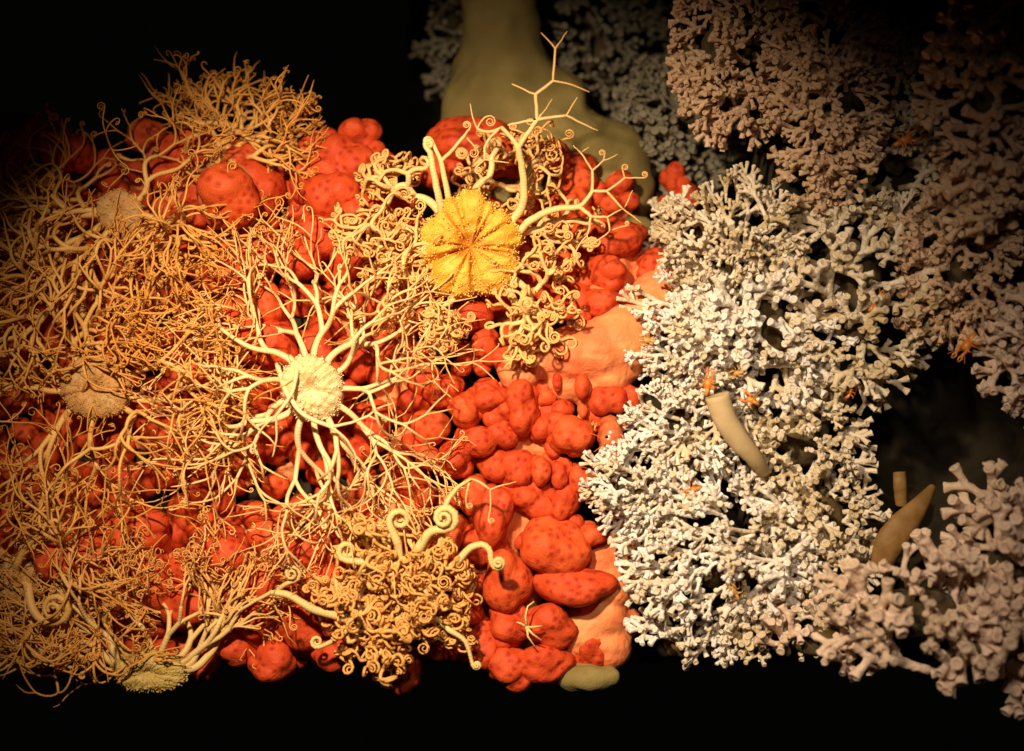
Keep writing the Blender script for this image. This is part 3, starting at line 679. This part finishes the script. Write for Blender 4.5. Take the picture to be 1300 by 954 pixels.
BUSH = [
 ('small cauliflower shaped white coral head leaning out over the red knobs', 806,622,0,62,68,50,46,.72,(-.35,-.2,0),M_white),
 ('fan of fine pale coral branches at the crown beside the kidney red coral', 925,305,10,90,82,70,80,.74,(-.1,-.1,.25),M_cream_c),
 ('white coral with short stubby tips along the smooth orange stem', 876,425,5,78,92,60,80,.76,(-.45,-.15,.05),M_white),
 ('white coral with round cups above the small orange squat lobsters', 960,420,5,110,95,60,60,.95,(-.15,-.25,0),M_white),
 ('cream coral thicket with round cups bordering the dark hollow', 1080,375,6,105,140,70,62,.98,(.05,-.25,-.05),M_cream_c),
 ('white coral clump beside the tan tube and below the stubby tips', 868,545,8,80,62,50,56,.8,(-.3,-.25,0),M_white),
 ('white coral clump to the dark side of the tan tube', 1015,555,14,85,80,55,40,.92,(.05,-.3,0),M_cream_c),
 ('broad white coral fan with long antler branches under the cauliflower head', 912,705,-8,120,105,60,100,.95,(-.5,-.15,-.1),M_white),
 ('yellowish white coral lump between the antler fan and the brown blade', 1040,665,6,78,85,60,44,.9,(.0,-.3,-.15),M_cream_c),
 ('low white coral at the foot of the antler fan by the low sponge', 884,816,10,86,52,45,44,.85,(-.4,-.2,-.1),M_white),
 ('sparse white coral in shade below the yellowish lump', 1000,800,-4,82,58,50,44,.95,(0,-.3,.1),M_cream_c),
 ('large pinkish coral with thick soft looking branches under the brown blade', 1165,780,-120,115,85,60,44,1.3,(-.15,-.25,.35),M_pink),
 ('pinkish coral with thick branches reaching up into the dark hollow', 1280,725,-110,70,110,55,26,1.3,(-.25,-.2,.35),M_pink),
 ('pinkish coral sprig low on the ledge beside the thick pinkish branches', 1050,815,-60,72,46,45,30,1.1,(-.3,-.2,.3),M_pink),
 ('pinkish coral mound in the lower corner of the reef beyond the thick branches', 1275,815,-130,75,50,50,30,1.3,(-.1,-.2,.3),M_pink),
 ('tan coral hanging against the black water above the crown', 925,65,30,72,120,55,80,.85,(-.35,-.15,-.1),M_tan),
 ('salmon tan coral plume with tightly packed upright branches', 1050,110,-10,72,150,60,100,.85,(-.25,-.25,.05),M_tan),
 ('dim sparse coral in shadow behind the salmon plume', 1140,160,70,60,130,50,34,.9,(.1,-.3,0),M_cream_c),
 ('brown soft looking coral mass hanging beside the dim sparse coral', 1255,120,-110,70,170,55,60,1.2,(-.3,-.2,-.1),M_tan),
 ('tan coral with drooping branch ends over the dark hollow', 1215,335,-40,75,105,55,46,1.0,(-.3,-.25,-.2),M_tan),
 ('pinkish tan coral sprig jutting into the dark hollow', 1295,455,-60,42,70,40,18,1.1,(-.4,-.2,-.1),M_pink),
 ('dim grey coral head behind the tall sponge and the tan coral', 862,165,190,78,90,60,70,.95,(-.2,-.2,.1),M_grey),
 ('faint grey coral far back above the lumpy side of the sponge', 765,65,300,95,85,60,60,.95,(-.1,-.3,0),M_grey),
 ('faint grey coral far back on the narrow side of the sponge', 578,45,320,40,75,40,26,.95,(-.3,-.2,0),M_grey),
 ('little pale coral tuft between the short sponge and the kidney red coral', 843,300,85,26,34,25,14,.7,(-.2,-.3,0),M_cream_c),
]
LEFTW = (0, 1, 2, 5, 7, 9)      # heads whose branches lie along the face, reaching for the light
for i, b in enumerate(BUSH):
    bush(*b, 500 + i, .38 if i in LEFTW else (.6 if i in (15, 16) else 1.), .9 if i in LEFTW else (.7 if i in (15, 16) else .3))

# ------------------------------------------------------------------ small animals among the coral
def worm(name, label, cat, path, radii, m, flat=1., dep=None, cup=True, ns=14):
    C = np.array([W(x, y, z) for x, y, z in path]); t = np.linspace(0, len(C) - 1, 26)
    P = np.stack([np.interp(t, np.arange(len(C)), C[:, k]) for k in range(3)], 1); R = np.interp(t, np.arange(len(C)), radii)
    for _ in range(5):
        P[1:-1] = (P[:-2] + 2*P[1:-1] + P[2:]) / 4; R[1:-1] = (R[:-2] + 2*R[1:-1] + R[2:]) / 4
    if cup:   # an open end with a shallow hollow
        d = nrm(P[-1] - P[-2]); r = R[-1]
        P = np.vstack([P, P[-1] + d * .8, P[-1] + d * .3, P[-1] - d * 3]); R = np.concatenate([R, [r * .93, r * .78, r * .6]])
    V, L, T, A = tree_mesh([(P, R, -1, False)], ns)
    if cup: pass
    if flat != 1: mid = V[:, 1].mean(); V[:, 1] = mid + (V[:, 1] - mid) * flat
    V = V + wobble(V, .5, 16, 5)[:, None] * np.array([.5, .6, .5])
    return tag(put(name, V, L, T, m, attrs={'along': A[0]}), label, cat)
worm('tube_worm', 'smooth tan tube with a flat cut end poking out of the white coral', 'tube', [(968,598,-20),(958,582,-48),(938,560,-62),(920,532,-70),(911,503,-74)], [8, 11, 13.5, 14.5, 15.5], M_tube, .8)
worm('tube_worm', 'brown curved blade shaped tube pointing into the dark hollow', 'tube', [(1176,618,-20),(1168,640,-60),(1148,668,-80),(1130,692,-84),(1120,716,-70)], [5, 11, 18, 19, 14], M_blade, .5, cup=False)
worm('tube_worm', 'short dim amber stub standing in the dark hollow', 'tube', [(1144,640,40),(1143,615,30),(1142,600,30)], [8, 9, 8], M_blade, .8)

def lobster(label, px, py, dep, ang, s, m, claws, seed):
    """one skin: lumpy carapace, tail, two long claws with pincers, walking legs"""
    g = np.random.default_rng(seed); c = W(px, py, dep + 18); s *= .85
    V, L, T = lumpy(g, 1., 2, 5, .3, .7); ca, sa = math.cos(R_(ang)), math.sin(R_(ang))
    X = nrm(np.array([ca, g.uniform(-.5, .5), sa])); Zv = nrm(np.array([-sa, g.uniform(-.7, .7), ca])); Zv = nrm(Zv - X * (Zv @ X)); Yv = cross(Zv, X)
    if Yv[1] > 0: Yv = -Yv
    Vb = V * np.array([8.5, 4.5, 5.5]) * s
    Vb[:, 0] -= np.where(Vb[:, 0] < 0, 0, 0)
    B = c + Vb[:, :1] * X + Vb[:, 1:2] * Yv + Vb[:, 2:] * Zv
    B = np.vstack([B, c]); hub = len(B) - 1
    def F(a, b, h=0): return c + (X * a + Zv * b + Yv * h) * s
    segs = []
    def limb(pts, r0, r1, par=-1, kids=False):
        P = np.array(pts); t = np.linspace(0, len(P)-1, 2 * len(P) + 1); Q = np.stack([np.interp(t, np.arange(len(P)), P[:, k]) for k in range(3)], 1)
        segs.append((Q, np.linspace(r0, r1, len(Q)) * s, par, kids)); return len(segs) - 1
    for sg in (1, -1):
        a, b, cc, h = claws
        q = limb([F(3, sg * 2), F(a, sg * b, 4), F(a + 8, sg * cc, h)], 1.3, 2.1, -1, True)
        e = F(a + 8, sg * cc, h)
        limb([e, F(a + 12, sg * (cc + 2.2), h), F(a + 17, sg * (cc + .8), h + 1)], 1.6, .5, q); limb([e, F(a + 12, sg * (cc - 2.2), h), F(a + 16.5, sg * (cc - .6), h + 1)], 1.5, .5, q)
        for i in range(3):
            x = 2 - i * 4; u1, u2, u3 = g.uniform(-4, 4, 3); limb([F(x, sg * 2), F(x + 2 - i * 2 + u1, sg * (9 + u2 * .5), 5), F(x + 2 - i * 4 + u3, sg * (14 + u2), -4)], 1.1, .5)
        limb([F(6, sg * 1.5), F(12, sg * 5, 4), F(22, sg * 12, 5)], .4, .25)
    limb([F(-6, 0), F(-12, 0, 2), F(-16, 0, -1), F(-14, 0, -5)], 3.8, 2.0)
    V2, L2, T2, A = tree_mesh(segs, 6, (B, L, T), hub)
    return tag(put('squat_lobster', V2, L2, T2, m, attrs={'along': A[0]}), label, 'squat lobster', 'squat lobsters among the coral')
lobster('orange squat lobster just above the cut end of the tan tube', 899, 487, -74, 80, 1.0, M_crab, (6, 5, 3, 6), 1)
lobster('orange squat lobster with bent claw beside the tan tube', 953, 508, -66, 150, .8, M_crab, (4, 7, 9, 5), 2)
lobster('thin amber squat lobster curled under a white branch near the tan tube', 936, 474, -62, 190, .7, M_crabgold, (6, 6, 5, 4), 3)
lobster('dull orange squat lobster in the cream thicket by the drooping tan coral', 1112, 385, -74, 50, .9, M_crab, (6, 5, 4, 5), 4)
lobster('dull orange squat lobster below the cream thicket at the hollow edge', 1080, 496, -56, 60, .8, M_crab, (5, 6, 5, 5), 5)
lobster('orange squat lobster clinging under the drooping tan coral ends', 1228, 438, -95, 235, 1.2, M_crab, (7, 5, 4, 5), 6)
lobster('orange squat lobster with long limbs behind the salmon plume', 1150, 178, -10, 25, 1.3, M_crab, (7, 5, 5, 4), 7)
lobster('amber squat lobster on the lower branches of the antler fan', 932, 752, -78, 120, .9, M_crabgold, (6, 5, 4, 5), 8)
lobster('rusty squat lobster tucked in the antler fan near the hole', 880, 622, -58, 200, .8, M_crab, (5, 6, 4, 4), 9)
lobster('amber squat lobster on the edge of the stubby tipped coral', 822, 432, -70, 170, .8, M_crabgold, (6, 5, 5, 4), 10)
lobster('tiny amber squat lobster between the red knobs and the cauliflower head', 750, 548, -14, 70, .7, M_crabgold, (5, 5, 4, 4), 11)

def shrimp():
    c = W(772, 556, 2); P = np.array([W(765, 532, 16), W(775, 538, 4), W(777, 550, -6), W(772, 562, -10), W(766, 574, -6)])
    t = np.linspace(0, 4, 17); Q = np.stack([np.interp(t, np.arange(5), P[:, k]) for k in range(3)], 1); R = np.interp(t, [0, 1, 2, 3, 4], [6, 12, 15, 13, 5])
    R = R * (1 + .06 * np.sin(t * 9))
    B = ball(*Q[8], 6, sub=2); B = (np.vstack([B[0], Q[8]]), B[1], B[2]); segs = [(Q, R, -1, False)]
    g = np.random.default_rng(5)
    for i in range(6):
        q = Q[7 + i]; e = q + np.array([g.uniform(-22, 26), -14, g.uniform(-30, -14)]); segs.append((np.array([q, (q + e) / 2 + np.array([4, -8, 3]), e]), np.array([1.1, .8, .4]), -1, False))
    for e in ((798, 556, -16), (742, 548, -14), (790, 590, -14)):
        q = Q[13]; e = W(*e); segs.append((np.array([q, (q + e) / 2 + np.array([0, -8, 4]), e]), np.array([.7, .5, .3]), -1, False))
    V, L, T, A = tree_mesh(segs, 8, B, len(B[0]) - 1)
    o = put('shrimp', V, L, T, M_shrimp, attrs={'along': A[0]}); tag(o, 'red shrimp with a dark eye between the red knobs and cauliflower head', 'shrimp')
    e = ball(*W(770, 555, -20), 2.4, sub=2); put('eye', *e, M_eye, o)
shrimp()
def brittle():
    c = W(669, 797, -18); B = ball(c[0], c[1], c[2], 3.2, sub=2); B = (np.vstack([B[0], c]), B[1], B[2]); segs = []
    for path in ([(667,782),(670,770),(678,764)], [(678,796),(688,795)], [(676,805),(687,813)], [(670,808),(679,821)], [(662,792),(656,790)]):
        segs.append((np.array([c] + [W(x, y, -22 + i * 2) for i, (x, y) in enumerate(path)]), np.linspace(1.9, .8, len(path) + 1), -1, False))
    V, L, T, A = tree_mesh(segs, 6, B, len(B[0]) - 1)
    tag(put('brittle_star', V, L, T, M_olive, attrs={'along': A[0]}), 'tiny pale yellow brittle star in the cleft between two red knobs', 'brittle star')
brittle()
